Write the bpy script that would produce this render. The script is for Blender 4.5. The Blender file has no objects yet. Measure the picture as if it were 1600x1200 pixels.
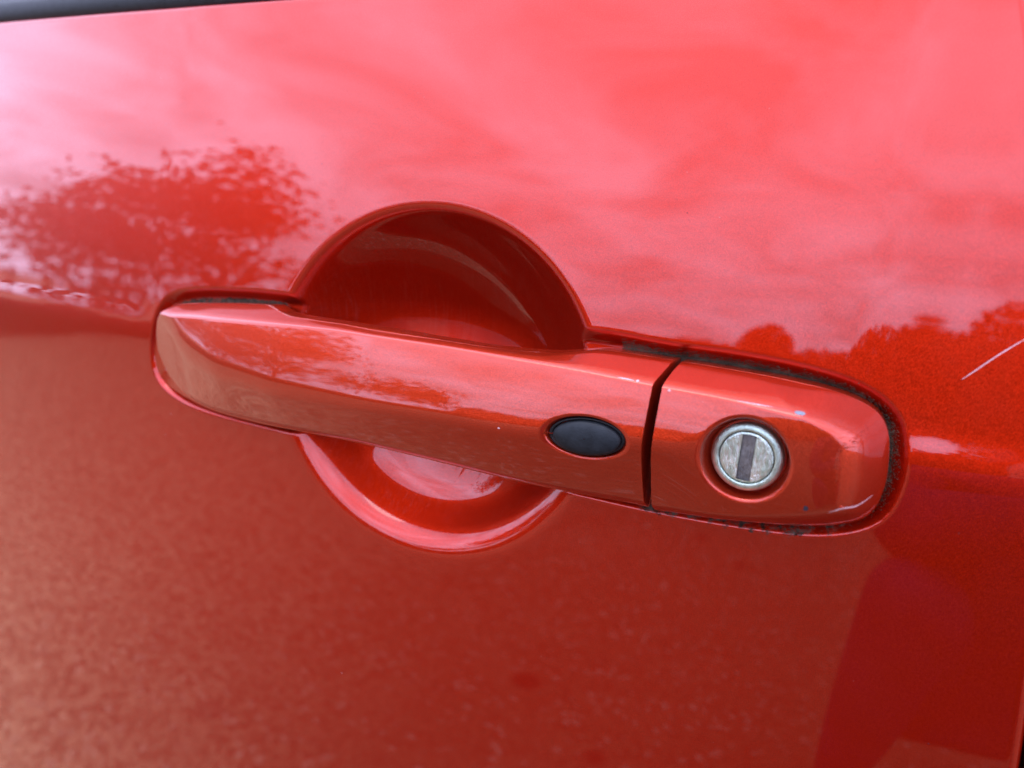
import bpy, math, random
import numpy as np
from mathutils import Matrix, Vector, noise as mnoise

random.seed(7); rng = np.random.default_rng(7)
sc = bpy.context.scene
ZH = 0.9                                   # height of the handle above the ground, metres

# ------------------------------------------------------------------ camera
cam = bpy.data.cameras.new('camera'); camo = bpy.data.objects.new('camera', cam)
sc.collection.objects.link(camo)
R_ = Vector((0.88592, 0.45426, 0.09375)); U_ = Vector((-0.17687, 0.14399, 0.97364)); F_ = Vector((-0.42879, 0.87915, -0.20791))
M = Matrix.Identity(4)
for i in range(3):
    M[i][0], M[i][1], M[i][2] = R_[i], U_[i], -F_[i]
M[0][3], M[1][3], M[2][3] = 0.10512, -0.16637, ZH + 0.04305
camo.matrix_world = M
cam.sensor_width = 36.0; cam.lens = 25.875
cam.clip_start = 0.005; cam.clip_end = 1000
cam.dof.use_dof = True; cam.dof.focus_distance = 0.180; cam.dof.aperture_fstop = 11.0
sc.camera = camo

# ------------------------------------------------------------------ sky, sun, exposure
SUN_EL, SUN_AZ = math.radians(68), math.radians(-150)     # azimuth measured from +Y towards +X
w = bpy.data.worlds.new('World'); sc.world = w; w.use_nodes = True
nt = w.node_tree; nt.nodes.clear(); N = nt.nodes.new; L = nt.links.new
out = N('ShaderNodeOutputWorld'); bg = N('ShaderNodeBackground'); bg.inputs['Strength'].default_value = 0.12
sky = N('ShaderNodeTexSky'); sky.sky_type = 'NISHITA'; sky.sun_disc = False
sky.sun_elevation = SUN_EL; sky.sun_rotation = SUN_AZ; sky.air_density = 1.0; sky.dust_density = 2.5
tc = N('ShaderNodeTexCoord'); sep = N('ShaderNodeSeparateXYZ'); L(tc.outputs['Generated'], sep.inputs[0])
zz = N('ShaderNodeMath'); zz.operation = 'ADD'; zz.inputs[1].default_value = 0.22; L(sep.outputs['Z'], zz.inputs[0])
zm = N('ShaderNodeMath'); zm.operation = 'MAXIMUM'; zm.inputs[1].default_value = 0.1; L(zz.outputs[0], zm.inputs[0])
dx = N('ShaderNodeMath'); dx.operation = 'DIVIDE'; L(sep.outputs['X'], dx.inputs[0]); L(zm.outputs[0], dx.inputs[1])
dy = N('ShaderNodeMath'); dy.operation = 'DIVIDE'; L(sep.outputs['Y'], dy.inputs[0]); L(zm.outputs[0], dy.inputs[1])
cb = N('ShaderNodeCombineXYZ'); L(dx.outputs[0], cb.inputs[0]); L(dy.outputs[0], cb.inputs[1])
n1 = N('ShaderNodeTexNoise'); n1.inputs['Scale'].default_value = 1.9; n1.inputs['Detail'].default_value = 7; n1.inputs['Roughness'].default_value = 0.55
n1.inputs['Distortion'].default_value = 0.6; L(cb.outputs[0], n1.inputs['Vector'])
rp = N('ShaderNodeMapRange'); rp.inputs['From Min'].default_value = 0.36; rp.inputs['From Max'].default_value = 0.67; L(n1.outputs['Fac'], rp.inputs['Value'])
mx = N('ShaderNodeMix'); mx.data_type = 'RGBA'; L(rp.outputs[0], mx.inputs['Factor'])
dk = N('ShaderNodeMix'); dk.data_type = 'RGBA'; dk.inputs['Factor'].default_value = 0.75
dk.inputs['B'].default_value = (6.6, 7.1, 10.6, 1)          # thin veil of high cloud
L(sky.outputs[0], dk.inputs['A']); L(dk.outputs['Result'], mx.inputs['A'])
mx.inputs['B'].default_value = (13.2, 13.8, 20.5, 1)       # bright cloud
L(mx.outputs['Result'], bg.inputs['Color']); L(bg.outputs[0], out.inputs[0])

sl = bpy.data.lights.new('sun', 'SUN'); sl.energy = 0.5; sl.angle = math.radians(36); sl.color = (1, 0.955, 0.89)
so = bpy.data.objects.new('sun', sl); sc.collection.objects.link(so)
sd = Vector((math.sin(SUN_AZ)*math.cos(SUN_EL), math.cos(SUN_AZ)*math.cos(SUN_EL), math.sin(SUN_EL)))
so.rotation_euler = sd.to_track_quat('Z', 'Y').to_euler(); so.location = sd*20

sc.view_settings.view_transform = 'Standard'; sc.view_settings.look = 'None'
sc.view_settings.exposure = 1.35; sc.view_settings.gamma = 1.0; sc.view_settings.use_curve_mapping = False
sc.render.engine = 'CYCLES'; sc.cycles.use_denoising = True
sc.cycles.max_bounces = 7; sc.cycles.glossy_bounces = 5; sc.cycles.diffuse_bounces = 3

# ------------------------------------------------------------------ helpers
def link(o, parent=None):
    sc.collection.objects.link(o)
    if parent is not None: o.parent = parent
    return o
def tag(o, label=None, cat=None, group=None, kind=None):
    if label: o['label'] = label
    if cat: o['category'] = cat
    if group: o['group'] = group
    if kind: o['kind'] = kind
    return o
def empty(name, loc=(0, 0, 0)):
    o = bpy.data.objects.new(name, None); o.location = loc; o.empty_display_size = 0.05
    return link(o)
def mesh_obj(name, verts, faces, mat, parent=None, normals=None, smooth=True, attrs=None):
    me = bpy.data.meshes.new(name)
    me.from_pydata([tuple(v) for v in np.asarray(verts, float).tolist()] if not isinstance(verts, list) else verts, [], faces if isinstance(faces, list) else faces.tolist())
    if smooth: me.polygons.foreach_set('use_smooth', np.ones(len(me.polygons), bool))
    if attrs:
        for k, v in attrs.items():
            a = me.attributes.new(k, 'FLOAT', 'POINT'); a.data.foreach_set('value', np.asarray(v, np.float32))
    me.materials.append(mat); me.update()
    if normals is not None: me.normals_split_custom_set_from_vertices(np.asarray(normals, float).tolist())
    return link(bpy.data.objects.new(name, me), parent)
def W(x, z, h):                            # door coordinates in millimetres (x along, z up, h outwards) -> metres
    x, z, h = np.broadcast_arrays(np.asarray(x, float), np.asarray(z, float), np.asarray(h, float))
    return np.stack([x*.001, -h*.001, ZH + z*.001], -1).reshape(-1, 3)
def grid_faces(n, m, closed=False, flip=False, off=0):  # n rows of m
    i = np.arange(n-1)[:, None]; jn = m if closed else m-1
    j = np.arange(jn)[None, :]; j2 = (j+1) % m
    f = np.stack([i*m+j, i*m+j2, (i+1)*m+j2, (i+1)*m+j], -1).reshape(-1, 4) + off
    return f[:, ::-1] if flip else f
def smin(a, b, k):
    return np.minimum(a, b) - np.maximum(k-np.abs(a-b), 0)**2/(4*k)
def smax(a, b, k): return -smin(-a, -b, k)
def sstep(a, b, x):
    t = np.clip((np.asarray(x, float)-a)/(b-a), 0, 1); return t*t*(3-2*t)
def spline(pts, n, closed=True):           # centripetal Catmull-Rom through rows of pts, resampled evenly
    P = np.asarray(pts, float); k = len(P); o = []
    rngs = range(k) if closed else range(k-1)
    for i in rngs:
        if closed: p0, p1, p2, p3 = P[i-1], P[i], P[(i+1) % k], P[(i+2) % k]
        else: p0, p1, p2, p3 = P[max(i-1, 0)], P[i], P[i+1], P[min(i+2, k-1)]
        t = np.linspace(0, 1, 24, endpoint=False)[:, None]
        d1 = max(np.linalg.norm((p2-p1)[:2]), 1e-6)
        m1 = (p2-p0)/max(np.linalg.norm((p1-p0)[:2])+d1, 1e-6)*d1; m2 = (p3-p1)/max(np.linalg.norm((p3-p2)[:2])+d1, 1e-6)*d1
        o.append((2*t**3-3*t**2+1)*p1+(t**3-2*t**2+t)*m1+(-2*t**3+3*t**2)*p2+(t**3-t**2)*m2)
    o = np.concatenate(o)
    if not closed: o = np.vstack([o, P[-1]])
    q = np.vstack([o, o[:1]]) if closed else o
    s = np.concatenate([[0], np.cumsum(np.linalg.norm(np.diff(q[:, :2], axis=0), axis=1))])
    u = np.linspace(0, s[-1], n, endpoint=not closed)
    return np.stack([np.interp(u, s, q[:, c]) for c in range(q.shape[1])], -1)
def nearest(px, pz, C, closed=True):       # distance, segment and position along it to the polyline C
    A = C[:, :2].astype(np.float32); B = np.roll(A, -1, 0) if closed else A[1:]
    if not closed: A = A[:-1]
    D = B-A; LL = np.maximum((D**2).sum(1), 1e-9)
    px_, pz_ = px.ravel().astype(np.float32), pz.ravel().astype(np.float32); n_ = len(px_)
    dist = np.empty(n_); idx = np.empty(n_, int); tt = np.empty(n_)
    for s in range(0, n_, 8000):
        ax = px_[s:s+8000, None]-A[:, 0]; az = pz_[s:s+8000, None]-A[:, 1]
        t = np.clip((ax*D[:, 0]+az*D[:, 1])/LL, 0, 1)
        d2 = (ax-t*D[:, 0])**2+(az-t*D[:, 1])**2
        k = d2.argmin(1); r_ = np.arange(len(k)); t = t[r_, k].astype(float)
        idx[s:s+8000] = k; tt[s:s+8000] = t
        qx = px.ravel()[s:s+8000]-(C[k, 0]+t*D[k, 0]); qz = pz.ravel()[s:s+8000]-(C[k, 1]+t*D[k, 1])
        dist[s:s+8000] = np.hypot(qx, qz)
    return dist.reshape(px.shape), idx.reshape(px.shape), tt.reshape(px.shape)
def inside(px, pz, C):
    A = C[:, :2]; B = np.roll(A, -1, 0); r = np.zeros(px.shape, bool)
    for a, b in zip(A, B):
        c = ((a[1] > pz) != (b[1] > pz)) & (px < (b[0]-a[0])*(pz-a[1])/(b[1]-a[1]+1e-12)+a[0]); r ^= c
    return r
class Nodes:
    def __init__(s, name):
        s.m = bpy.data.materials.new(name); s.m.use_nodes = True; s.t = s.m.node_tree
        s.b = s.t.nodes['Principled BSDF']; s.tc = s.n('ShaderNodeTexCoord')
    def n(s, kind, **kw):
        x = s.t.nodes.new(kind)
        for k, v in kw.items():
            if k in x.inputs: x.inputs[k].default_value = v
            else: setattr(x, k, v)
        return x
    def l(s, a, b): s.t.links.new(a, b)
    def noise(s, scale, detail=3, rough=.5, vec=None, dist=0):
        x = s.n('ShaderNodeTexNoise'); x.inputs['Scale'].default_value = scale; x.inputs['Detail'].default_value = detail
        x.inputs['Roughness'].default_value = rough; x.inputs['Distortion'].default_value = dist
        s.l(vec or s.tc.outputs['Object'], x.inputs['Vector']); return x
    def rng(s, src, a, b, c=0., d=1.):
        x = s.n('ShaderNodeMapRange'); x.inputs['From Min'].default_value = a; x.inputs['From Max'].default_value = b
        x.inputs['To Min'].default_value = c; x.inputs['To Max'].default_value = d; s.l(src, x.inputs['Value']); return x.outputs[0]
    def math(s, op, a, b=None):
        x = s.n('ShaderNodeMath'); x.operation = op
        for i, v in enumerate((a, b)):
            if v is None: continue
            if isinstance(v, (int, float)): x.inputs[i].default_value = v
            else: s.l(v, x.inputs[i])
        return x.outputs[0]
    def mix(s, f, a, b):
        x = s.n('ShaderNodeMix'); x.data_type = 'RGBA'
        for k, v in (('Factor', f), ('A', a), ('B', b)):
            if isinstance(v, (int, float, tuple)): x.inputs[k].default_value = v
            else: s.l(v, x.inputs[k])
        return x.outputs['Result']
    def bump(s, h, strength, distance=.001):
        x = s.n('ShaderNodeBump'); x.inputs['Strength'].default_value = strength; x.inputs['Distance'].default_value = distance
        s.l(h, x.inputs['Height']); s.l(x.outputs[0], s.b.inputs['Normal']); return x

# ------------------------------------------------------------------ materials
def make_paint(name, dirt, c0=(.36, .0112, .0016, 1), c1=(.42, .0140, .0024, 1), streak=False):
    m = Nodes(name); b = m.b; b.inputs['Specular IOR Level'].default_value = 0.0
    v = m.n('ShaderNodeTexVoronoi'); v.inputs['Scale'].default_value = 6500; m.l(m.tc.outputs['Object'], v.inputs['Vector'])
    geo = m.n('ShaderNodeNewGeometry')
    sb = m.n('ShaderNodeVectorMath', operation='SUBTRACT'); m.l(v.outputs['Color'], sb.inputs[0]); sb.inputs[1].default_value = (.5, .5, .5)
    scl = m.n('ShaderNodeVectorMath', operation='SCALE'); m.l(sb.outputs[0], scl.inputs[0]); scl.inputs['Scale'].default_value = .20
    ad = m.n('ShaderNodeVectorMath', operation='ADD'); m.l(geo.outputs['Normal'], ad.inputs[0]); m.l(scl.outputs[0], ad.inputs[1])
    nm = m.n('ShaderNodeVectorMath', operation='NORMALIZE'); m.l(ad.outputs[0], nm.inputs[0]); m.l(nm.outputs[0], b.inputs['Normal'])
    vs = m.n('ShaderNodeSeparateColor'); m.l(v.outputs['Color'], vs.inputs[0])
    fl = m.rng(vs.outputs[0], 0, 1)
    col = m.mix(fl, c0, c1)
    b.inputs['Metallic'].default_value = .82; b.inputs['Roughness'].default_value = .40
    b.inputs['Coat Weight'].default_value = 1; b.inputs['Coat IOR'].default_value = 1.5
    # faint dust film and wash marks in the lacquer
    d1 = m.noise(55, 6, .62); film = m.rng(d1.outputs['Fac'], .45, .8, 0, .016)
    d2 = m.noise(900, 2, .5); sp = m.rng(d2.outputs['Fac'], .78, .82, 0, .3)
    film = m.math('ADD', film, sp)
    if streak:                                 # fingernail marks and dust in the recess
        mq = m.n('ShaderNodeMapping'); mq.inputs['Scale'].default_value = (1, .3, .035); mq.inputs['Rotation'].default_value = (0, .12, 0); m.l(m.tc.outputs['Object'], mq.inputs['Vector'])
        sn = m.noise(1500, 3, .6, mq.outputs[0]); pn = m.noise(45, 3, .5)
        film = m.math('ADD', film, m.math('MULTIPLY', m.rng(sn.outputs['Fac'], .48, .76, .0, .10), m.rng(pn.outputs['Fac'], .35, .65, .15, 1)))
    m.l(m.rng(d1.outputs['Fac'], .35, .75, .004, .018), b.inputs['Coat Roughness'])
    if dirt:
        at = m.n('ShaderNodeAttribute'); at.attribute_name = 'dirt'
        dn = m.noise(420, 5, .7); dm = m.math('ADD', at.outputs['Fac'], m.rng(dn.outputs['Fac'], 0.2, .8, -.45, .45))
        dm = m.rng(dm, .42, .62); dm = m.math('MULTIPLY', dm, m.rng(at.outputs['Fac'], 0.02, .2))
        dcol = m.mix(m.rng(m.noise(700, 3).outputs['Fac'], .35, .65), (.020, .013, .009, 1), (.095, .072, .055, 1))
        col = m.mix(m.math('MULTIPLY', film, .6), col, (.35, .27, .23, 1)); col = m.mix(dm, col, dcol)
        inv = m.math('SUBTRACT', 1, dm)
        m.l(m.math('MULTIPLY', inv, .82), b.inputs['Metallic']); m.l(inv, b.inputs['Coat Weight'])
        m.l(m.rng(dm, 0, 1, .40, .95), b.inputs['Roughness'])
    else:
        col = m.mix(m.math('MULTIPLY', film, .6), col, (.35, .27, .23, 1))
    m.l(col, b.inputs['Base Color'])
    return m.m
PAINT = make_paint('metallic_red_paint', False); PAINT_C = make_paint('metallic_red_paint_scuffed', True, streak=True); PAINT_H = make_paint('metallic_red_paint_on_plastic', False, (.375, .024, .0060, 1), (.445, .031, .0085, 1)); PAINT_D = make_paint('metallic_red_paint_dirty_seam', True)
def simple(name, col, rough=.5, metal=0., spec=.5, bump=None, var=None):
    m = Nodes(name); b = m.b; b.inputs['Base Color'].default_value = (*col, 1)
    b.inputs['Roughness'].default_value = rough; b.inputs['Metallic'].default_value = metal; b.inputs['Specular IOR Level'].default_value = spec
    if var:
        n = m.noise(var[0], 5, .6); m.l(m.mix(m.rng(n.outputs['Fac'], .3, .7), (*col, 1), (*var[1], 1)), b.inputs['Base Color'])
    if bump:
        n = m.noise(bump[0], 4, .6); m.bump(n.outputs['Fac'], bump[1], bump[2])
    return m.m
RUBBER = simple('black_rubber', (.005, .007, .009), .52, 0, .22, (1500, .3, .0002), (330, (.014, .018, .022)))
BLACK = simple('black_plastic', (.008, .008, .009), .45, 0, .35)
GLASS = simple('tinted_window_glass', (.012, .016, .018), .02, 0, .5)
PRIMER = simple('grey_primer', (.20, .23, .27), .6, 0, .4, None, (3000, (.10, .12, .15)))
PALE = simple('pale_scratched_lacquer', (.44, .22, .22), .5, 0, .4, None, (900, (.58, .36, .37)))
DARKCHIP = simple('dark_bare_spot', (.03, .02, .03), .6, 0, .3)
def metal_mat(name, c0, c1, rough, seed, scr=.3):
    m = Nodes(name); b = m.b; b.inputs['Metallic'].default_value = 1
    mp = m.n('ShaderNodeMapping'); m.l(m.tc.outputs['Object'], mp.inputs['Vector']); mp.inputs['Location'].default_value = (seed, 0, seed*.3)
    n = m.noise(350, 6, .7, mp.outputs[0]); st = m.noise(900, 4, .6, mp.outputs[0], 1.5)
    mcol = m.mix(m.rng(n.outputs['Fac'], .35, .68), (*c0, 1), (*c1, 1))
    m.l(m.rng(st.outputs['Fac'], .3, .7, rough-.12, rough+.12), b.inputs['Roughness'])
    # short random scratches: thin stretched voronoi edges in two directions
    hs = []
    for k, ang in enumerate((.7, -.8, 1.5)):
        mq = m.n('ShaderNodeMapping'); mq.inputs['Rotation'].default_value = (0, ang, 0); mq.inputs['Scale'].default_value = (1, 1, .12)
        m.l(m.tc.outputs['Object'], mq.inputs['Vector'])
        q = m.noise(2600+500*k, 1, .5, mq.outputs[0]); hs.append(m.rng(q.outputs['Fac'], .54, .60))
    h = m.math('ADD', m.math('ADD', hs[0], hs[1]), hs[2]); m.l(m.mix(m.math('MULTIPLY', h, scr), mcol, (.92, .95, .95, 1)), b.inputs['Base Color']); h = m.math('ADD', m.math('MULTIPLY', h, -.6), n.outputs['Fac'])
    m.bump(h, .25+1.2*scr, .00014); return m.m
ZINC = metal_mat('worn_zinc', (.36, .46, .39), (.56, .70, .59), .44, .2, .06)
ZINC2 = metal_mat('scratched_steel', (.42, .55, .46), (.66, .83, .70), .40, .9, .22)
SHUT = metal_mat('dull_steel_shutter', (.13, .13, .13), (.24, .24, .23), .5, 1.7, .03)

# ------------------------------------------------------------------ ground (seen mirrored in the paint)
def ground_material():
    m = Nodes('gravelly_asphalt'); b = m.b; b.inputs['Roughness'].default_value = .92; b.inputs['Specular IOR Level'].default_value = .2
    v = m.n('ShaderNodeTexVoronoi'); v.inputs['Scale'].default_value = 85; m.l(m.tc.outputs['Object'], v.inputs['Vector'])
    v2 = m.n('ShaderNodeTexVoronoi'); v2.inputs['Scale'].default_value = 150; m.l(m.tc.outputs['Object'], v2.inputs['Vector'])
    big = m.noise(1.2, 5, .6); mid = m.noise(9, 5, .65)
    cs = m.n('ShaderNodeSeparateColor'); m.l(v.outputs['Color'], cs.inputs[0])
    c = m.mix(m.rng(cs.outputs[0], .15, 1), (.088, .047, .022, 1), (.215, .115, .052, 1))
    c = m.mix(m.rng(cs.outputs[1], .9, .95), c, (.38, .28, .19, 1))
    c = m.mix(m.rng(mid.outputs['Fac'], .35, .7, .0, .6), c, (.175, .096, .046, 1))
    c = m.mix(m.rng(big.outputs['Fac'], .4, .65, 0, .5), c, (.115, .062, .030, 1))
    v3 = m.n('ShaderNodeTexVoronoi'); v3.inputs['Scale'].default_value = 2.6; m.l(m.tc.outputs['Object'], v3.inputs['Vector'])      # oil spots and dead leaves
    c = m.mix(m.rng(v3.outputs['Distance'], .10, .07), c, (.02, .013, .009, 1))
    sx = m.n('ShaderNodeSeparateXYZ'); m.l(m.tc.outputs['Object'], sx.inputs[0])       # paler stones towards the front of the car
    vg = m.rng(m.math('ADD', sx.outputs[0], m.rng(m.noise(1.7, 5, .6).outputs['Fac'], 0, 1, -.7, .7)), -.45, -1.5)
    pale = m.mix(m.rng(cs.outputs[0], .1, 1), (.15, .092, .045, 1), (.58, .38, .20, 1))
    c = m.mix(m.math('MULTIPLY', vg, .75), c, pale)
    m.l(c, b.inputs['Base Color']); h = m.math('SUBTRACT', 1, v.outputs['Distance']); m.bump(h, .6, .01)
    return m.m
g = [(-150, -150, 0), (150, -150, 0), (150, 150, 0), (-150, 150, 0)]
tag(mesh_obj('ground', g, [(0, 1, 2, 3)], ground_material(), smooth=False), 'brown gravelly asphalt, mirrored in the lower half of the door', None, None, 'structure')

# ------------------------------------------------------------------ the door skin
CUP = (-5.0, -2.0, 48.4)
def zcrease(x): return .46 + .0213*x
SB = np.linspace(-420, 140, 2801)
def beta(s):
    up = 6.0 + 6.5*sstep(8, 100, s)
    lo = -1.0 - 4.0*sstep(5, 160, -s)
    b_ = lo + (up-lo)*sstep(-5.0, 3.0, s)
    return b_
def make_profile(extra):
    sl = -np.tan(np.radians(beta(SB) + extra*np.exp(-((SB-4.5)/3.0)**2)))
    w_ = np.concatenate([[0], np.cumsum((sl[1:]+sl[:-1])/2*np.diff(SB))]); return w_ - np.interp(2.0, SB, w_)
PROF0 = make_profile(0.); PROF1 = make_profile(6.0)
POCKET = spline([(-57.9, 16.2), (-75, 15.2), (-98.2, 12.4), (-108.3, 8.6), (-112.8, 2.2), (-114.6, -8.0), (-113.2, -16.5), (-107.8, -21.6), (-93.5, -25.0), (-64.5, -25.2), (-20, -23.6), (20, -21.0), (45.0, -20.3), (63.2, -19.8), (84.1, -18.3),
    (98.9, -16.3), (107.4, -13.4), (112.3, -9.3), (114.3, -3.0), (114.3, 3.9), (112.5, 10.4), (108.6, 14.6), (102.1, 17.4), (91.7, 19.0), (78.2, 19.6), (62.3, 19.4), (46.5, 19.8), (20, 18.5), (-20, 17.5)], 220)
def base_w(x, z):
    s = z - zcrease(x); k = sstep(100, 119, x)*(1-.6*sstep(128, 145, x)) + .3*(1-sstep(-130, -112, x))
    return np.interp(s, SB, PROF0)*(1-k) + np.interp(s, SB, PROF1)*k - x*x/(2*5000.) - np.where(x > 60, (x-60)**2/(2*1500.), 0)
CR = np.linspace(0, 60, 1201)
def cup_table(rs, bs):
    b_ = np.interp(CR, rs, bs); k_ = np.exp(-np.linspace(-2.2, 2.2, 33)**2); k_ /= k_.sum()
    b_ = np.convolve(np.pad(b_, 16, mode='edge'), k_, 'valid'); b_[CR > rs[-1]+.3] = 0; t_ = np.tan(np.radians(b_))
    return np.concatenate([np.cumsum(((t_[1:]+t_[:-1])/2*np.diff(CR))[::-1])[::-1], [0]])
CD_LOW = cup_table([0, 15, 26, 31, 35, 38.5, 41, 43.5, 46, 48, 49.6, 51], [0, 6.5, 13, 19, 31, 47, 50, 42, 27, 12, 3, 0])
CD_TOP = cup_table([0, 10, 20, 30, 38, 43, 46, 47.6, 48.8, 49.8, 50.4], [0, 10, 20.5, 32, 43, 51.5, 55, 48, 24, 5, 0])
def cup_depth(r, z):
    k = sstep(-30, 22, z-CUP[1]); return np.interp(r, CR, CD_LOW)*(1-k)+np.interp(r, CR, CD_TOP)*k
def pocket_d(x, z):
    d = np.full(x.shape, -99.); m = (np.abs(x) < 117) & (np.abs(z) < 30)
    if m.any():
        dd, _, _ = nearest(x[m], z[m], POCKET); ins = inside(x[m], z[m], POCKET); d[m] = np.where(ins, dd, -dd)
    return d
def panel_w(x, z):
    r = np.hypot((x-CUP[0])*.925, z-CUP[1])
    c = cup_depth(r, z)
    d = pocket_d(x, z); t = np.clip((d+1.3)/4.3, 0, 1)
    p = 4.0*t*t*(3-2*t)
    return base_w(x, z) - smax(c, p, np.minimum(1.6, np.maximum(c, 0)+p+1e-4)), d, r
ZTOP = 103.0
def xedge(z): return 139.2 - .150*(z+4) - .00062*(z+4)**2
def geo_axis(a, b, h0, growth):
    o = [a]; h = h0; sgn = 1 if b > a else -1
    while (b-o[-1])*sgn > h*1.3: o.append(o[-1]+sgn*h); h *= growth
    o.append(b); return o[1:]
ux = np.array(geo_axis(-118, -720, .5, 1.06)[::-1] + list(np.arange(-118, 118.01, .42)) + geo_axis(118, 140, .45, 1.04))
vz = np.array(geo_axis(-56, -380, .5, 1.06)[::-1] + list(np.arange(-56, 50.01, .42)) + geo_axis(50, ZTOP, .45, 1.06))
nx0, nz0 = len(ux), len(vz)
RA = np.radians([15, 30, 45, 60, 75, 90]); RE, RT = 2.2, 1.8
U, V = np.meshgrid(ux, vz)
X = U + (xedge(V)-140)*np.clip((U-70)/70, 0, 1)**2; Z = V.copy()
Wd, D_, RR = panel_w(X, Z)
def pad(Xa, Za, Wa, axis, rad):            # rolled hem along the last column / row, then a flange going inwards
    take = (lambda a: a[:, -1:]) if axis == 1 else (lambda a: a[-1:, :])
    xs, zs, ws = [Xa], [Za], [Wa]
    for a in list(RA) + ['f1', 'f2']:
        if a == 'f1': o, i = rad, rad+4
        elif a == 'f2': o, i = rad, rad+14
        else: o, i = rad*math.sin(a), rad*(1-math.cos(a))
        xs.append(take(Xa)+(o if axis == 1 else 0)); zs.append(take(Za)+(o if axis == 0 else 0)); ws.append(take(Wa)-i)
    return [np.concatenate(q, axis) for q in (xs, zs, ws)]
X, Z, Wd = pad(X, Z, Wd, 1, RE); X, Z, Wd = pad(X, Z, Wd, 0, RT)
P = W(X, Z, Wd).reshape(*X.shape, 3)
gu = np.gradient(P, axis=1); gv = np.gradient(P, axis=0); Nn = np.cross(gu, gv); Nn /= np.maximum(np.linalg.norm(Nn, axis=2, keepdims=True), 1e-12)
n, mcols = X.shape
dirt = np.zeros(X.shape)
dd = D_; xg = X[:nz0, :nx0]; zg = Z[:nz0, :nx0]
right = sstep(40, 60, xg)
dirt_in = sstep(1.2, 2.9, dd)*np.where(xg > 0, sstep(44, 62, xg), 1-sstep(-62, -52, xg))
low = sstep(-4.0, .4, dd)*(zg < 0)*sstep(46, 62, xg)*(1-sstep(104, 113, xg))*.55      # smear creeping out under the lock cover
dirt[:nz0, :nx0] = np.maximum(dirt_in*np.where(xg > 0, .95, .72), low)
faces = grid_faces(n, mcols)
rr = np.full(X.shape, 1e3); rr[:nz0, :nx0] = RR
fc = (rr.ravel()[faces] < CUP[2]+.6).all(1)
def submesh(name, F, parent, mat):
    used = np.unique(F); mp = np.full(P.shape[0]*P.shape[1], -1); mp[used] = np.arange(len(used))
    return mesh_obj(name, P.reshape(-1, 3)[used], mp[F], mat, parent, Nn.reshape(-1, 3)[used], True, {'dirt': dirt.ravel()[used]})
door = tag(empty('car_door', (0, 0, 0)), 'glossy metallic red car door with pull handle, round finger recess and key lock', 'car door')
skin = submesh('outer_panel', faces[~fc], door, PAINT_D)
cup = submesh('finger_recess', faces[fc], skin, PAINT_C); cup['label'] = 'round bowl pressed into the red panel behind the pull handle'

# added black slab behind the skin so that no light comes through the gaps
def box(name, x0, x1, z0, z1, h0, h1, mat, parent):
    v = W(np.array([x0, x1, x1, x0]*2), np.array([z0, z0, z1, z1]*2), np.array([h0]*4+[h1]*4))
    f = [(0, 1, 2, 3), (7, 6, 5, 4), (0, 4, 5, 1), (1, 5, 6, 2), (2, 6, 7, 3), (3, 7, 4, 0)]
    return mesh_obj(name, v, f, mat, parent, smooth=False)
box('light_block_slab', -720, 420, -380, 98, -70, -64, BLACK, door)
# window seal and glass above the belt line
def strip(name, prof, x0, x1, mat, parent, nseg=60):
    xs = np.linspace(x0, x1, nseg); pr = np.asarray(prof, float)
    cz = zcrease(xs)*0
    base = base_w(xs, np.full(nseg, ZTOP))
    X_ = np.repeat(xs[:, None], len(pr), 1); Z_ = cz[:, None]+pr[:, 0]; H_ = base[:, None]+pr[:, 1]
    v = W(X_, Z_, H_); f = grid_faces(nseg, len(pr))
    return mesh_obj(name, v, f, mat, parent)
a = np.linspace(0, math.pi, 9)
seal = [(ZTOP+1.2, -9)] + [(ZTOP+5.6-4.4*math.cos(t), -3.0+2.4*math.sin(t)) for t in a] + [(ZTOP+16, -6)]
strip('window_seal', seal, -720, 125, RUBBER, door)
strip('window_glass', [(ZTOP-4, -7.5), (ZTOP+100, -36), (ZTOP+330, -115)], -720, 121, GLASS, door)
# neighbouring body panel behind the shut line
qv = np.array(list(np.linspace(-380, 160, 109))); qu = np.linspace(0, 1, 40)
xq = xedge(qv)[:, None] + RE + 4.2 + 0*qu
prof = [(0, -60), (0, -5)] + [(2.2-2.2*math.cos(t), -2.2+2.2*math.sin(t)) for t in np.linspace(.1, math.pi/2, 6)] + [(q, 0) for q in np.linspace(8, 300, 30)]
XQ = xedge(qv)[:, None]+RE+4.2+np.array([p[0] for p in prof]); ZQ = np.repeat(qv[:, None], len(prof), 1)
HQ = base_w(np.minimum(XQ, 160), ZQ) + np.array([p[1] for p in prof])
qp = mesh_obj('rear_body_panel', W(XQ, ZQ, HQ), grid_faces(*XQ.shape), PAINT)
tag(qp, 'red rear body panel just past the dark shut line at the right edge', 'body panel')

# ------------------------------------------------------------------ handle body: one styled form cut by the gap
lx = np.array([-125, -112, -104, -95.5, -90.0, -83.3, -68.7, -43.2, -10.6, 16.8, 32.5, 42.0, 60.6, 67.0, 77.0, 90, 100, 120.])
lz = np.array([30., 18, 11.5, 5.0, 0.2, -2.8, -6.2, -7.0, -5.3, -3.6, -3.0, -2.0, 0.2, 0.6, 1.2, 1.6, 1.8, 2])
lh = np.array([3, 4.6, 6.4, 8.3, 9.7, 11.2, 14.0, 16.6, 18.1, 18.5, 18.4, 18.2, 17.6, 17.4, 17.0, 16.4, 15.8, 14.5])
fx = np.linspace(-125, 120, 981)
def smooth_curve(y):
    q = np.interp(fx, lx, y); k = np.exp(-np.linspace(-2.5, 2.5, 81)**2); k /= k.sum()
    return np.convolve(np.pad(q, 40, mode='reflect', reflect_type='odd'), k, 'valid')
FZ, FH = smooth_curve(lz), smooth_curve(lh)
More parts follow.
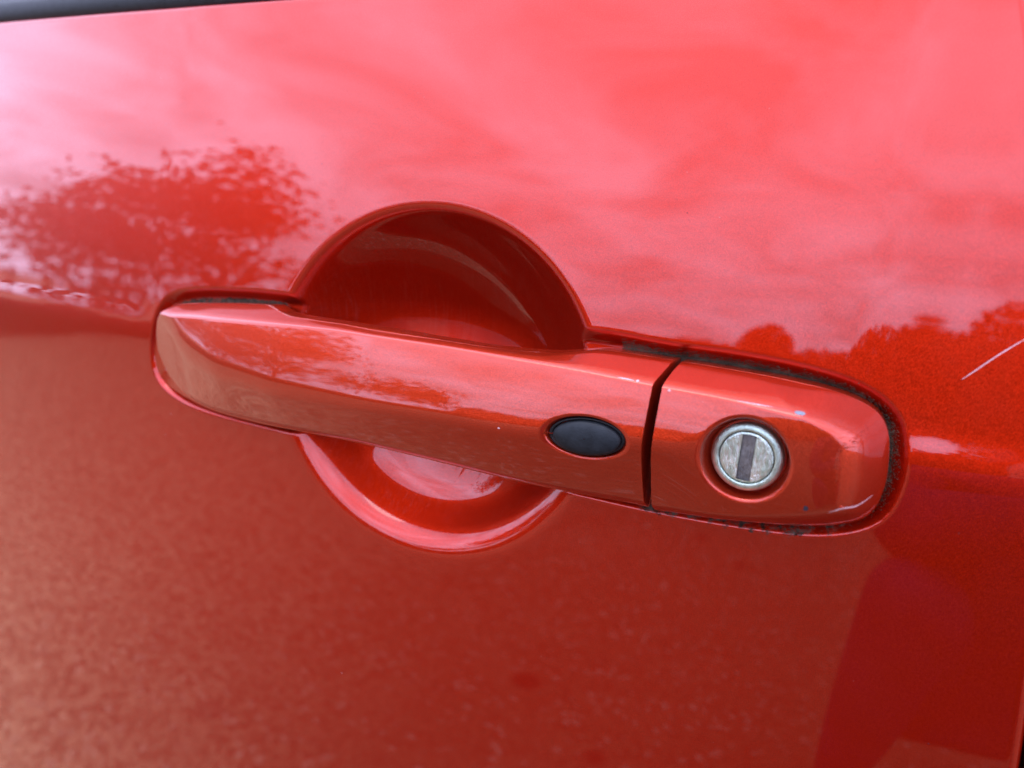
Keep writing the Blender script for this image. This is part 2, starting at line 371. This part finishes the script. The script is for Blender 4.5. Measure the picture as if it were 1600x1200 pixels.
lx = np.array([-125, -112, -95.5, -81.7, -40.1, -23.5, 13.1, 46.7, 66, 81.7, 94, 120]); TZ = smooth_curve(np.array([4.4, 5.0, 6.0, 7.5, 10.9, 12.0, 13.2, 13.7, 13.5, 13.5, 13.2, 12.2]))
TH = smooth_curve(np.array([4.5, 6.0, 8.2, 10.2, 13.2, 14.2, 15.1, 15.0, 14.6, 14.2, 13.8, 12.]))
def face_h(x, z):
    zc = np.interp(x, fx, FZ); hc = np.interp(x, fx, FH); s = z-zc
    tA = .135; hA = hc - s*tA - np.maximum(s, 0)**2/(2*95.)
    tB = .42 - .16*sstep(62, 84, x) - .27*(1-sstep(-112, -50, x)); hB = hc + s*tB - np.minimum(s, 0)**2/(2*(70.+200*(1-sstep(-112, -55, x))))
    tz = np.interp(x, fx, TZ); th_ = np.interp(x, fx, TH)
    hT = th_ + (tz-z)*(2.9+1.2*sstep(-62, -10, x)) + 12*sstep(92, 108, x)
    k = 1.1 + .9*(1-sstep(-60, 0, x)) + 5.0*sstep(70, 92, x)
    return smin(smin(hA, hB, k), hT, 2.8 + 5*sstep(76, 100, x))
GX, CX = 64.9, 66.1
G_OUT = spline([(-111.6, -8.7, 0, 1.9), (-109.3, -0.2, 0, 1.9), (-106.6, 4.3, 0, 2.2), (-102.1, 7.6, 0, 2.8), (-82.1, 10.8, 0, 16), (-62.4, 13.0, 0, 16), (-56.8, 13.3, 2, 16), (-50.7, 12.6, 5, 16), (-44, 12.6, 7.5, 16), (-20.6, 13.4, 10, 16), (-6.7, 13.9, 11, 16), (19.5, 14.1, 11, 16),
    (35.8, 14.7, 7.5, 16), (42.9, 15.8, 3.5, 16), (47.5, 16.5, .8, 16), (56.4, 16.7, 0, 16), (62, 16.7, 0, 16), (GX-.3, 16.7, 0, 16), (GX, 16.4, 0, 3.7), (GX, 12, 0, 3.7), (GX, 0, 0, 3), (GX, -12, 2, 3), (GX, -17.3, 5, 3), (GX-.3, -17.6, 5, 3), (60, -17.7, 5.3, 3), (47.3, -18.1, 7, 3), (30.4, -18.6, 8, 3), (12.2, -18.5, 9, 3), (-17.0, -19.1, 9, 3), (-36.3, -20.5, 8, 3),
    (-58.4, -22.4, 6, 2.6), (-79.9, -23.0, 4, 2.4), (-92, -22.0, 2.5, 2.2), (-103.5, -20.2, .6, 2), (-108.6, -18.0, 0, 1.9), (-111.0, -14.1, 0, 1.9)], 1000)
C_OUT = spline([(CX, 16.4, 0, 3.7), (CX+.3, 16.7, 0, 16), (75.7, 16.8, 0, 12), (90.7, 16.6, 0, 5), (101.1, 15.5, 0, 3.4), (107.4, 13.3, 0, 2.6), (110.2, 9.9, 0, 2.4), (111.5, 4.7, 0, 2.4), (111.9, -2.2, 0, 2.4), (110.6, -7.8, .6, 2.4), (107.3, -11.0, 1.2, 2.4), (98.7, -14.0, 2.0, 2.6),
    (81.6, -16.6, 3.6, 3), (70, -17.6, 4.6, 3), (CX+.3, -17.9, 5, 3), (CX, -17.6, 5, 3), (CX, -12, 2, 3), (CX, 0, 0, 3), (CX, 12, 0, 3.7)], 900)
BTN = (51.3, -1.1, 9.9, 4.95, math.radians(5.5))
LOCK = (85.4, 1.0); RH = 9.1
def btn_q(x, z):
    c, s = math.cos(BTN[4]), math.sin(BTN[4]); a = (x-BTN[0])*c+(z-BTN[1])*s; b = -(x-BTN[0])*s+(z-BTN[1])*c
    return np.sqrt((a/BTN[2])**2+(b/BTN[3])**2)
def body_h(x, z, which):
    O = G_OUT if which == 'g' else C_OUT
    keep = (O[:, 0] < GX-.05) if which == 'g' else (O[:, 0] > CX+.05)
    i0 = np.flatnonzero(~keep)[-1]+1 if which == 'g' else np.flatnonzero(~keep)[-1]+1
    Q = np.roll(O, -np.flatnonzero(~keep & np.roll(keep, -1))[0]-1, 0); Q = Q[:keep.sum()]
    Q = np.vstack([Q[:-1:3], Q[-1:]])
    d, i, t = nearest(x, z, Q, False); hb = Q[i, 2]*(1-t)+Q[i+1, 2]*t; sl_ = Q[i, 3]*(1-t)+Q[i+1, 3]*t
    h = smin(face_h(x, z), hb + sl_*d, 2.4 + 2.0*sstep(-3, -12, z) + 4.5*sstep(84, 104, x))
    if which == 'g':
        h = smin(h, (GX-x)*45 + 3, 9.0)
        q = btn_q(x, z); h = h - 3.4*(1-sstep(.80, 1.0, q)) - .35*(1-sstep(.96, 1.10, q))
    else:
        h = smin(h, (x-CX)*45 + 3, 9.0)
        e = np.clip((x-90)/22.6, 0, .985); h = smin(h, np.where(x > 90, 17.2*np.sqrt(1-e*e), 60.), 2.5)
        r = np.hypot(x-LOCK[0], z-LOCK[1]); h = h - 5.0*(1-sstep(7.7, RH-.2, r)) - .55*(1-sstep(RH-.7, RH+.6, r))
    return np.maximum(h, hb-.001)
def ring_part(name, O, inner, which, parent, q_rings):
    N_ = len(O); t = np.concatenate([[0], .5*(1-np.cos(np.linspace(0, math.pi, q_rings)))**1.15/2**.15])**1.25
    t = np.unique(t); t[-1] = 1
    Xr = O[None, :, 0]+(inner[None, :, 0]-O[None, :, 0])*t[:, None]; Zr = O[None, :, 1]+(inner[None, :, 1]-O[None, :, 1])*t[:, None]
    return Xr, Zr
def build_body(name, O, inner, centre, which, parent, nr, n_in, mat):
    Xr, Zr = ring_part(name, O, inner, which, parent, nr)
    k = np.linspace(1, 0.02, n_in)[1:, None]               # rings inside the button / lock well
    Xr = np.vstack([Xr, centre[0]+(inner[None, :, 0]-centre[0])*k if which == 'c' else inner[None, :, 0]+(INB[None, :, 0]-inner[None, :, 0])*(1-k)])
    Zr = np.vstack([Zr, centre[1]+(inner[None, :, 1]-centre[1])*k if which == 'c' else inner[None, :, 1]+(INB[None, :, 1]-inner[None, :, 1])*(1-k)])
    e = .03; H0 = body_h(Xr, Zr, which); hx = (body_h(Xr+e, Zr, which)-body_h(Xr-e, Zr, which))/(2*e); hz = (body_h(Xr, Zr+e, which)-H0)/e
    H0[0] = O[:, 2]
    nrm = np.stack([-hx, -np.ones_like(hx), -hz], -1); nrm /= np.linalg.norm(nrm, axis=2, keepdims=True)
    nrm[0] = nrm[1]
    # skirt and back
    tang = np.roll(O[:, :2], -1, 0)-np.roll(O[:, :2], 1, 0); tang /= np.linalg.norm(tang, axis=1, keepdims=True)
    nout = np.stack([-tang[:, 1], np.zeros(len(O)), tang[:, 0]], -1)
    ctr = O[:, :2].mean(0)
    if ((O[:, 0]-ctr[0])*nout[:, 0]+(O[:, 1]-ctr[1])*nout[:, 2]).sum() < 0: nout = -nout
    sx = np.vstack([O[:, 0], O[:, 0], O[:, 0]+(inner[:, 0]-O[:, 0])*.9]); sz = np.vstack([O[:, 1], O[:, 1], O[:, 1]+(inner[:, 1]-O[:, 1])*.9]); sh = np.vstack([O[:, 2], O[:, 2]-5.5, O[:, 2]*.5+2 if which == 'g' else O[:, 2]-5.5])
    if which == 'g': sh[2] = np.minimum(O[:, 2]-5.5, 3)
    V_ = np.vstack([W(Xr, Zr, H0), W(sx, sz, sh)]); m_ = len(O)
    Nv = np.vstack([nrm.reshape(-1, 3), nout, nout, np.tile([0, 1., 0], (m_, 1))])
    f1 = grid_faces(Xr.shape[0], m_, True); f2 = grid_faces(3, m_, True, True, Xr.size)
    F_all = np.vstack([f1, f2])
    # orientation: first faces must look outwards (-y)
    a_, b_, c_ = V_[f1[len(f1)//2][:3]]
    if np.cross(b_-a_, c_-a_)[1] > 0: F_all = F_all[:, ::-1]
    return mesh_obj(name, V_, F_all, mat, parent, Nv)
# inner curve of the grip: slit along the middle, then around the button
zm_x = lambda x: np.interp(x, [-111, -95, -60, 0, 41.4], [-8, -7, -5, -2.5, BTN[1]-BTN[2]*math.sin(BTN[4])])
inn = np.empty((len(G_OUT), 2)); INB = np.empty((len(G_OUT), 2))
xb = BTN[0]-BTN[2]*math.cos(BTN[4])
for i, (x, z, hb_, s_) in enumerate(G_OUT):
    if x < xb: inn[i] = (max(x, -98), zm_x(max(x, -98))); INB[i] = inn[i]
    else:
        fr = (x-xb)/(GX-xb)
        if x >= GX-.05: ang = math.radians(45)*np.clip(z/17.2, -1, 1)
        else: ang = (math.pi-(math.pi*.75)*fr)*(1 if z > 0 else -1)
        c, s = math.cos(BTN[4]), math.sin(BTN[4]); ex, ez = BTN[2]*math.cos(ang), BTN[3]*math.sin(ang)
        inn[i] = (BTN[0]+ex*c-ez*s, BTN[1]+ex*s+ez*c); INB[i] = (BTN[0], BTN[1])
grip = build_body('pull_handle', G_OUT, inn, (BTN[0], BTN[1]), 'g', door, 64, 18, PAINT_H)
ang = np.arctan2(C_OUT[:, 1]-LOCK[1], C_OUT[:, 0]-LOCK[0])
inc = np.stack([LOCK[0]+RH*np.cos(ang), LOCK[1]+RH*np.sin(ang)], -1)
cover = build_body('lock_cover', C_OUT, inc, LOCK, 'c', door, 60, 22, PAINT_H)

box('gap_dark_block', GX-.9, CX+.9, -16.0, 12.0, -6, 4.0, BLACK, door)  # black block added so the slit between grip and cover looks deep and dark

# ------------------------------------------------------------------ button
hb0 = float(face_h(np.array([BTN[0]]), np.array([BTN[1]]))[0])
gslx = float((face_h(np.array([BTN[0]+5]), np.array([BTN[1]]))-face_h(np.array([BTN[0]-5]), np.array([BTN[1]])))[0]/10)
def ell_dome(name, c, sa, sb, rot, prof, mat, parent, tilt=(0, 0), nseg=72):
    th = np.linspace(0, 2*math.pi, nseg, endpoint=False); xs, zs, hs = [], [], []
    for k, h in prof:
        ex, ez = sa*k*np.cos(th), sb*k*np.sin(th)
        x = c[0]+ex*math.cos(rot)-ez*math.sin(rot); z = c[1]+ex*math.sin(rot)+ez*math.cos(rot)
        xs.append(x); zs.append(z); hs.append(c[2]+h+tilt[0]*(x-c[0])+tilt[1]*(z-c[1]))
    f = grid_faces(len(prof), nseg, True)
    return mesh_obj(name, W(np.array(xs), np.array(zs), np.array(hs)), f, mat, parent)
ell_dome('button_seat', (BTN[0], BTN[1], hb0), BTN[2]*.905, BTN[3]*.87, BTN[4], [(1.0, -3.2), (1.0, -2.0), (.97, -1.75), (.90, -1.75), (.88, -2.6)], BLACK, grip, (gslx, 0))
ell_dome('touch_button', (BTN[0]+.25, BTN[1]-.1, hb0), BTN[2]*.81, BTN[3]*.77, BTN[4], [(1.0, -3.4), (1.0, -1.45), (.985, -1.1), (.95, -.85), (.88, -.62), (.7, -.3), (.45, -.1), (.2, -.02), (.02, 0)], RUBBER, grip, (gslx, 0))

# ------------------------------------------------------------------ lock cylinder
LF = 12.4
def lathe(name, prof, mat, parent, c=LOCK, nseg=96, smooth=True):
    th = np.linspace(0, 2*math.pi, nseg, endpoint=False)
    r = np.array([p[0] for p in prof]); h = np.array([p[1] for p in prof])
    v = W(c[0]+r[:, None]*np.cos(th), c[1]+r[:, None]*np.sin(th), np.repeat(h[:, None], nseg, 1))
    return mesh_obj(name, v, grid_faces(len(prof), nseg, True), mat, parent, smooth=smooth)
lathe('lock_well', [(8.3, LF-3.6), (7.6, LF-3.2), (7.0, LF-3.2), (3, LF-3.4)], PAINT, cover)
lathe('lock_ring', [(7.25, LF-4), (7.25, LF-.9), (7.15, LF-.55), (6.9, LF-.28), (6.5, LF-.08), (6.1, LF), (5.74, LF), (5.64, LF-.08), (5.60, LF-.5), (5.55, LF-1.6)], ZINC, cover)
lathe('plug_gap', [(5.7, LF-.9), (4.8, LF-.9)], BLACK, cover)
# plug face with a rectangular key slot (grid on a disc, slot pushed in)
PR, SW, SH = 5.36, 1.42, 4.85
zs_ = np.unique(np.concatenate([np.linspace(-PR, PR, 49), [-SH, -SH-.12, SH, SH+.12]]))
V_, F_l = [], []
def plug_half(sgn):
    xs, rows = [], []
    for z in zs_:
        xe = math.sqrt(max(PR*PR-z*z, 0)); x0 = min(SW, xe) if abs(z) <= SH+.01 else 0
        rows.append([(sgn*(x0+(xe-x0)*q), z) for q in np.linspace(0, 1, 9)])
    b0 = len(V_)
    for rw in rows:
        for x, z in rw:
            rad = math.hypot(x, z); h = LF-.06-.12*sstep(PR-.25, PR, rad)
            V_.append((LOCK[0]+x, LOCK[1]+z, float(h)))
    f = grid_faces(len(rows), 9, False, sgn < 0, b0).tolist(); F_l.extend(f)
plug_half(1); plug_half(-1)
vv = np.array(V_)
plug = mesh_obj('key_plug', W(vv[:, 0], vv[:, 1], vv[:, 2]), F_l, ZINC2, cover)
def slotbox(name, sx, sz0, sz1, h0, h1, mat, parent, inv):
    v = W(LOCK[0]+np.array([-sx, sx, sx, -sx]*2), LOCK[1]+np.array([sz0, sz0, sz1, sz1]*2), np.array([h0]*4+[h1]*4))
    f = [(0, 1, 2, 3), (0, 4, 5, 1), (1, 5, 6, 2), (2, 6, 7, 3), (3, 7, 4, 0)]
    return mesh_obj(name, v, f, mat, parent, smooth=False)
slotbox('key_slot', SW, -SH, SH, LF-.6, LF-.07, SHUT, cover, True)
slotbox('slot_shutter', SW-.16, -SH+.14, SH-.14, LF-.45, LF-.43, SHUT, cover, False)

# ------------------------------------------------------------------ dirt packed into the seam round the handle
DIRT = simple('mossy_seam_dirt', (.034, .022, .014), .95, 0, .05, None, (250, (.13, .098, .066)))
def grains(name, count, sel, lo, hi, smin_, smax_, parent, lift=.3):
    tang = np.roll(POCKET[:, :2], -1, 0)-np.roll(POCKET[:, :2], 1, 0); tang /= np.linalg.norm(tang, axis=1, keepdims=True)
    nin = np.stack([-tang[:, 1], tang[:, 0]], -1); c = np.array([0, -2.]);
    test = POCKET[:, :2]+nin*1.0
    if inside(test[:, 0], test[:, 1], POCKET).mean() < .5: nin = -nin
    ids = np.flatnonzero(sel(POCKET[:, 0], POCKET[:, 1])); vs, fs = [], []
    k = rng.choice(ids, count); dens = np.array([mnoise.noise(Vector((POCKET[i, 0]*.14, POCKET[i, 1]*.14, 3))) for i in k])
    k = k[dens > rng.uniform(-1.3, .4, count)]
    d = rng.normal((lo+hi)/2, (hi-lo)/3.2, len(k)); p = POCKET[k, :2]+nin[k]*d[:, None]+tang[k]*rng.uniform(-1.3, 1.3, (len(k), 1))+rng.normal(0, .15, (len(k), 2))
    h, _, _ = panel_w(p[:, 0], p[:, 1]); s = rng.uniform(smin_, smax_, len(k))
    base = np.array([[1, 0, 0], [-1, 0, 0], [0, 1, 0], [0, -1, 0], [0, 0, 1], [0, 0, -1.]])
    tri = np.array([[0, 2, 4], [2, 1, 4], [1, 3, 4], [3, 0, 4], [2, 0, 5], [1, 2, 5], [3, 1, 5], [0, 3, 5]])
    for j in range(len(k)):
        b = base*s[j]*rng.uniform(.6, 1.4, (6, 1))
        vs.append(b+np.array([p[j, 0], p[j, 1], h[j]+s[j]*lift])); fs.append(tri+6*j)
    v = np.vstack(vs); o = mesh_obj(name, W(v[:, 0], v[:, 1], v[:, 2]), np.vstack(fs), DIRT, parent, smooth=False)
    o['kind'] = 'stuff'; return o
o = grains('seam_dirt', 30000, lambda x, z: (x > 50), 1.5, 4.4, .05, .15, door); o['label'] = 'dark mossy dirt packed into the seam round the lock cover'
o = grains('seam_dirt', 5000, lambda x, z: (x < -58), 2.4, 4.2, .05, .13, door)

# ------------------------------------------------------------------ paint damage: thin slivers just above the lacquer
def surf(kind, x, z):
    if kind == 'p': return panel_w(np.atleast_1d(x), np.atleast_1d(z))[0]
    return body_h(np.atleast_1d(x), np.atleast_1d(z), kind)
def scratch(name, kind, pts, wid, mat, parent, lift=.035):
    s = spline([(*p, 0) for p in pts], 40, False); x, z = s[:, 0], s[:, 1]
    t = np.gradient(s[:, :2], axis=0); t /= np.linalg.norm(t, axis=1, keepdims=True); n_ = np.stack([-t[:, 1], t[:, 0]], -1)
    u_ = np.linspace(0, 1, 40); wd = wid*np.sin(math.pi*np.clip(u_*.94+.03, 0, 1))**.6*(.75+.5*rng.random(40))
    a_, b_ = s[:, :2]+n_*wd[:, None]/2, s[:, :2]-n_*wd[:, None]/2
    X_ = np.stack([a_[:, 0], x, b_[:, 0]], 1); Z_ = np.stack([a_[:, 1], z, b_[:, 1]], 1)
    H_ = surf(kind, X_.ravel(), Z_.ravel()).reshape(X_.shape)+lift
    return mesh_obj(name, W(X_, Z_, H_), grid_faces(40, 3), mat, parent)
def chip(name, kind, c, rx, rz, mat, parent, rot=0., lift=.04):
    k = 18; th = np.linspace(0, 2*math.pi, k, endpoint=False); r = 1+.35*np.array([mnoise.noise(Vector((c[0]+2*math.cos(t), c[1]+2*math.sin(t), 9.))) for t in th])+rng.uniform(-.12, .12, k)
    ex, ez = rx*r*np.cos(th), rz*r*np.sin(th); x = c[0]+ex*math.cos(rot)-ez*math.sin(rot); z = c[1]+ex*math.sin(rot)+ez*math.cos(rot)
    X_ = np.append(x, c[0]); Z_ = np.append(z, c[1]); H_ = surf(kind, X_, Z_)+lift
    return mesh_obj(name, W(X_, Z_, H_), [(i, (i+1) % k, k) for i in range(k)], mat, parent)
chip('paint_chip', 'c', (94.2, 12.5), 1.05, .3, PRIMER, cover, -.05)['label'] = 'grey chip worn through the paint on the cover edge'
chip('paint_chip', 'c', (98.4, -6.6), .5, .55, DARKCHIP, cover)
chip('paint_chip', 'c', (68.2, 12.6), .35, .25, PALE, cover)
chip('paint_chip', 'g', (30.5, -3.0), .32, .2, PALE, grip)
chip('paint_chip', 'g', (61.0, 13.3), .32, .2, PALE, grip)
scratch('scratch', 'g', [(56.5, 13.3), (58.5, 13.3), (60.2, 13.25)], .22, PALE, grip)
scratch('scratch', 'c', [(102.6, -6.6), (104.9, -5.2), (107.4, -4.7), (109.9, -3.2)], .4, PALE, cover)['label'] = 'pale crooked scratch near the rounded end of the cover'
scratch('scratch', 'c', [(82, 12.9), (85, 12.85), (89, 12.8)], .16, PALE, cover)
SCR = [(121.6, 21.6), (123.9, 24.1), (127.0, 27.5), (131.5, 31.9)]
scratch('scratch', 'p', SCR, .26, PALE, skin)['label'] = 'long pale curved scratch by the rear edge of the door'
for i in range(20):                                    # tiny stone chips and dust specks
    x, z = rng.uniform(-150, 135), rng.uniform(-120, 95)
    if math.hypot(x-CUP[0], z-CUP[1]) < 52 or (abs(x) < 118 and abs(z) < 28): continue
    s = rng.uniform(.07, .16); chip('dust_speck', 'p', (x, z), s, s*rng.uniform(.6, 1), PALE if rng.random() < .6 else DARKCHIP, skin)

# ------------------------------------------------------------------ what stands round the car (mirrored in the lacquer)
BARK = simple('bark', (.045, .034, .026), .9, 0, .2, (30, .6, .01), (12, (.09, .07, .055)))
def leaf_mat(name, c0, c1):
    m = Nodes(name); b = m.b; n_ = m.noise(3.0, 3); m.l(m.mix(m.rng(n_.outputs['Fac'], .35, .65), (*c0, 1), (*c1, 1)), b.inputs['Base Color'])
    b.inputs['Roughness'].default_value = .6; b.inputs['Specular IOR Level'].default_value = .08; return m.m
LEAF = leaf_mat('tree_leaf', (.022, .032, .008), (.050, .062, .014)); LEAF2 = leaf_mat('hedge_leaf', (.018, .024, .006), (.040, .046, .010))
def leaf_mesh(name, centres, size, mat, parent):
    c = np.asarray(centres); k = len(c); nrm = rng.normal(0, 1, (k, 3)); nrm /= np.linalg.norm(nrm, axis=1, keepdims=True)
    t = np.cross(nrm, rng.normal(0, 1, (k, 3))); t /= np.linalg.norm(t, axis=1, keepdims=True); b = np.cross(nrm, t)
    s = size*rng.uniform(.6, 1.4, (k, 1)); v = np.stack([c-t*s, c+b*s*.55, c+t*s, c-b*s*.55], 1).reshape(-1, 3)
    return mesh_obj(name, v, np.arange(4*k).reshape(k, 4), mat, parent, smooth=False)
def tube(vs, fs, p0, p1, r0, r1, sides=7):
    d = (p1-p0).normalized(); a_ = d.orthogonal().normalized(); b_ = d.cross(a_); o = len(vs)
    for p, r in ((p0, r0), (p1, r1)):
        for i in range(sides):
            t = 2*math.pi*i/sides; vs.append(tuple(p+(a_*math.cos(t)+b_*math.sin(t))*r))
    for i in range(sides): fs.append((o+i, o+(i+1) % sides, o+sides+(i+1) % sides, o+sides+i))
def tree(name, label, base, height, spread, seed, leaf_n, leaf_s, clump):
    rd = random.Random(seed); root = tag(empty(name, base), label, 'tree', 'trees mirrored in the paint'); vs, fs, tips = [], [], []
    def grow(p, d, ln, r, lev):
        q = p
        for k in range(3):
            d = (d+Vector((rd.gauss(0, .13), rd.gauss(0, .13), rd.gauss(.03, .08)))).normalized(); q2 = q+d*ln/3
            tube(vs, fs, q, q2, r*(1-.22*k), r*(1-.22*(k+1))); q = q2
            if lev >= 2: tips.append(q.copy())
        if lev < 4:
            for j in range(3 if lev else 5):
                sd_ = Vector((rd.gauss(0, 1), rd.gauss(0, 1), rd.gauss(.25, .5))).normalized()
                grow(q, (d*.55+sd_*.8*spread).normalized(), ln*rd.uniform(.55, .8), r*.42, lev+1)
    grow(Vector((0, 0, 0)), Vector((0, 0, 1)), height*.34, height*.028, 0)
    mesh_obj('trunk', vs, fs, BARK, root)
    tp = np.array([tuple(t) for t in tips]); idx = rng.integers(0, len(tp), leaf_n)
    leaf_mesh('crown', tp[idx]+rng.normal(0, clump, (leaf_n, 3)), leaf_s, LEAF, root); return root
def bush(name, label, cat, group, base, size, n_, leaf_s, mat, top_noise=.25):
    root = tag(empty(name, base), label, cat, group); sx, sy, sz = size; pts = []
    while len(pts) < n_:
        p = rng.uniform(-1, 1, 3); p[2] = abs(p[2])
        r = (abs(p[0])**3+abs(p[1])**3+abs(p[2])**3)**(1/3); lim = 1-top_noise+top_noise*mnoise.noise(Vector((p[0]*sx*1.3+base[0], p[1]*2, p[2]*2)))
        if r < lim and r > .35: pts.append(p*np.array([sx, sy, sz]))
    for k in range(3):
        vs, fs = [], []; x = (k-1)/1.5*sx*.8; tube(vs, fs, Vector((x, 0, 0)), Vector((x+.05, .05, sz*.45)), .035, .012); mesh_obj('stem', vs, fs, BARK, root)
    leaf_mesh('foliage', pts, leaf_s, mat, root); return root
def polar(az, dist, z=0.): return (dist*math.sin(math.radians(az)), -dist*math.cos(math.radians(az)), z)
tr_ = tree('leafy_tree', 'spreading leafy tree mirrored in the upper left of the door', polar(-52, 6.7), 3.2, 2.1, 4, 6800, .042, .12)
tr_.rotation_euler.z = math.radians(-52.5); tr_.scale = (1.62, 1, 1)
for i, (az, dist, sx, sy, sz) in enumerate([(-64, 5.2, 1.3, .5, .88), (-51, 5.1, 1.2, .5, .86), (-38, 5.3, 1.3, .5, .9)]):
    b_ = bush('clipped_hedge', ['dark hedge mirrored at the far left end of the door crease', 'dark hedge mirrored below the leafy tree', 'dark hedge mirrored between pull handle and leafy tree'][i], 'hedge', 'hedges mirrored in the paint', polar(az, dist), (sx, sy, sz), 5000, .05, LEAF2)
    b_.rotation_euler.z = math.radians(az)
for i, (az, dist, sx, sz) in enumerate([(-24, 9, 1.4, 1.5), (-15, 9, 1.6, 1.8), (-8, 8.6, 1.1, 1.9), (-3.3, 8.2, .6, 2.2), (4, 8.4, 1.15, 2.0), (12, 8.0, 1.3, 2.3), (21, 7.6, 1.4, 2.9)]):
    b_ = bush('round_bush', ['low bush mirrored left of the round finger recess', 'round bush mirrored above the touch button', 'small round bush mirrored right of the touch button', 'knob shaped bush mirrored just above the lock cover', 'bush mirrored right above the lock cover end', 'tall bush mirrored near the long scratch', 'tallest bush mirrored at the rear door edge'][i], 'bush', 'bushes mirrored in the paint', polar(az, dist), (sx, .8, sz), int(6500*sx*sz), .05, LEAF2, .07)
    b_.rotation_euler.z = math.radians(az)

# ------------------------------------------------------------------ person crouching to the right of the camera, mirrored in the lower right of the door
CLOTH = simple('dark_navy_cloth', (.010, .006, .032), .85, 0, .1, (60, .5, .006), (14, (.026, .016, .075))); SKIN = simple('skin', (.45, .27, .20), .55, 0, .4)
HAIR = simple('dark_hair', (.02, .014, .010), .7); SHOE = simple('dark_shoe', (.012, .012, .012), .6)
def figure(base):
    J = [((0, 0, .24), .15), ((0, .03, .40), .145), ((0, .08, .58), .16), ((0, .10, .70), .13), ((0, .12, .78), .055), ((0, .14, .87), .085), ((0, .15, .96), .088), ((0, .145, 1.03), .06)]
    E = [(i, i+1) for i in range(7)]
    def add(p, r, par): J.append((p, r)); E.append((par, len(J)-1)); return len(J)-1
    for sx in (-1, 1):
        h = add((sx*.10, .01, .24), .12, 0); k0 = add((sx*.14, .17, .38), .095, h); k = add((sx*.195, .33, .50), .078, k0)
        c = add((sx*.20, .24, .30), .068, k); a_ = add((sx*.205, .14, .10), .05, c); t = add((sx*.21, .29, .045), .042, a_)
        sh = add((sx*.19, .10, .69), .078, 3); el = add((sx*.225, .24, .54), .055, sh); wr = add((sx*.075, .34, .62), .036, el); hd = add((sx*.045, .37, .635), .03, wr)
        for f_ in range(4):
            m1 = add((sx*.012, .385+.004*f_, .67-.02*f_), .0095, hd); add((-sx*.012, .365+.006*(f_ % 3), .675-.02*f_), .008, m1)
        th = add((sx*.035, .36, .675), .011, hd); add((sx*.02, .355, .70), .009, th)
    me = bpy.data.meshes.new('body'); me.from_pydata([j[0] for j in J], E, [])
    o = bpy.data.objects.new('body', me); sc.collection.objects.link(o)
    md = o.modifiers.new('skin', 'SKIN'); o.modifiers.new('sub', 'SUBSURF').levels = 2
    for i, j in enumerate(J): me.skin_vertices[0].data[i].radius = (j[1], j[1])
    me.skin_vertices[0].data[0].use_root = True
    dg = bpy.context.evaluated_depsgraph_get(); m2 = bpy.data.meshes.new_from_object(o.evaluated_get(dg)); bpy.data.objects.remove(o)
    m2.materials.clear()
    for m_ in (CLOTH, SKIN, SHOE): m2.materials.append(m_)
    for p in m2.polygons:
        c = p.center; p.use_smooth = True
        p.material_index = 1 if c.z > .79 or (c.y > .335 and c.z > .58 and abs(c.x) < .07) else (2 if c.z < .09 else 0)
    root = tag(empty('person', base), 'person crouching in dark navy clothes, mirrored at the lower right of the door', 'person')
    link(bpy.data.objects.new('body', m2), root)
    th = np.linspace(0, 2*math.pi, 24, endpoint=False); ph = np.linspace(.05, 1.75, 10)
    v = [(.098*math.sin(p)*math.cos(t), .135+.105*math.sin(p)*math.sin(t)-.015, .965+.125*math.cos(p)-.03*math.sin(p)*max(-math.sin(t), 0)) for p in ph for t in th]
    mesh_obj('hair', v, grid_faces(10, 24, True), HAIR, root); return root
figure((.475, -1.0, 0)).scale = (1, 1, 1.12)
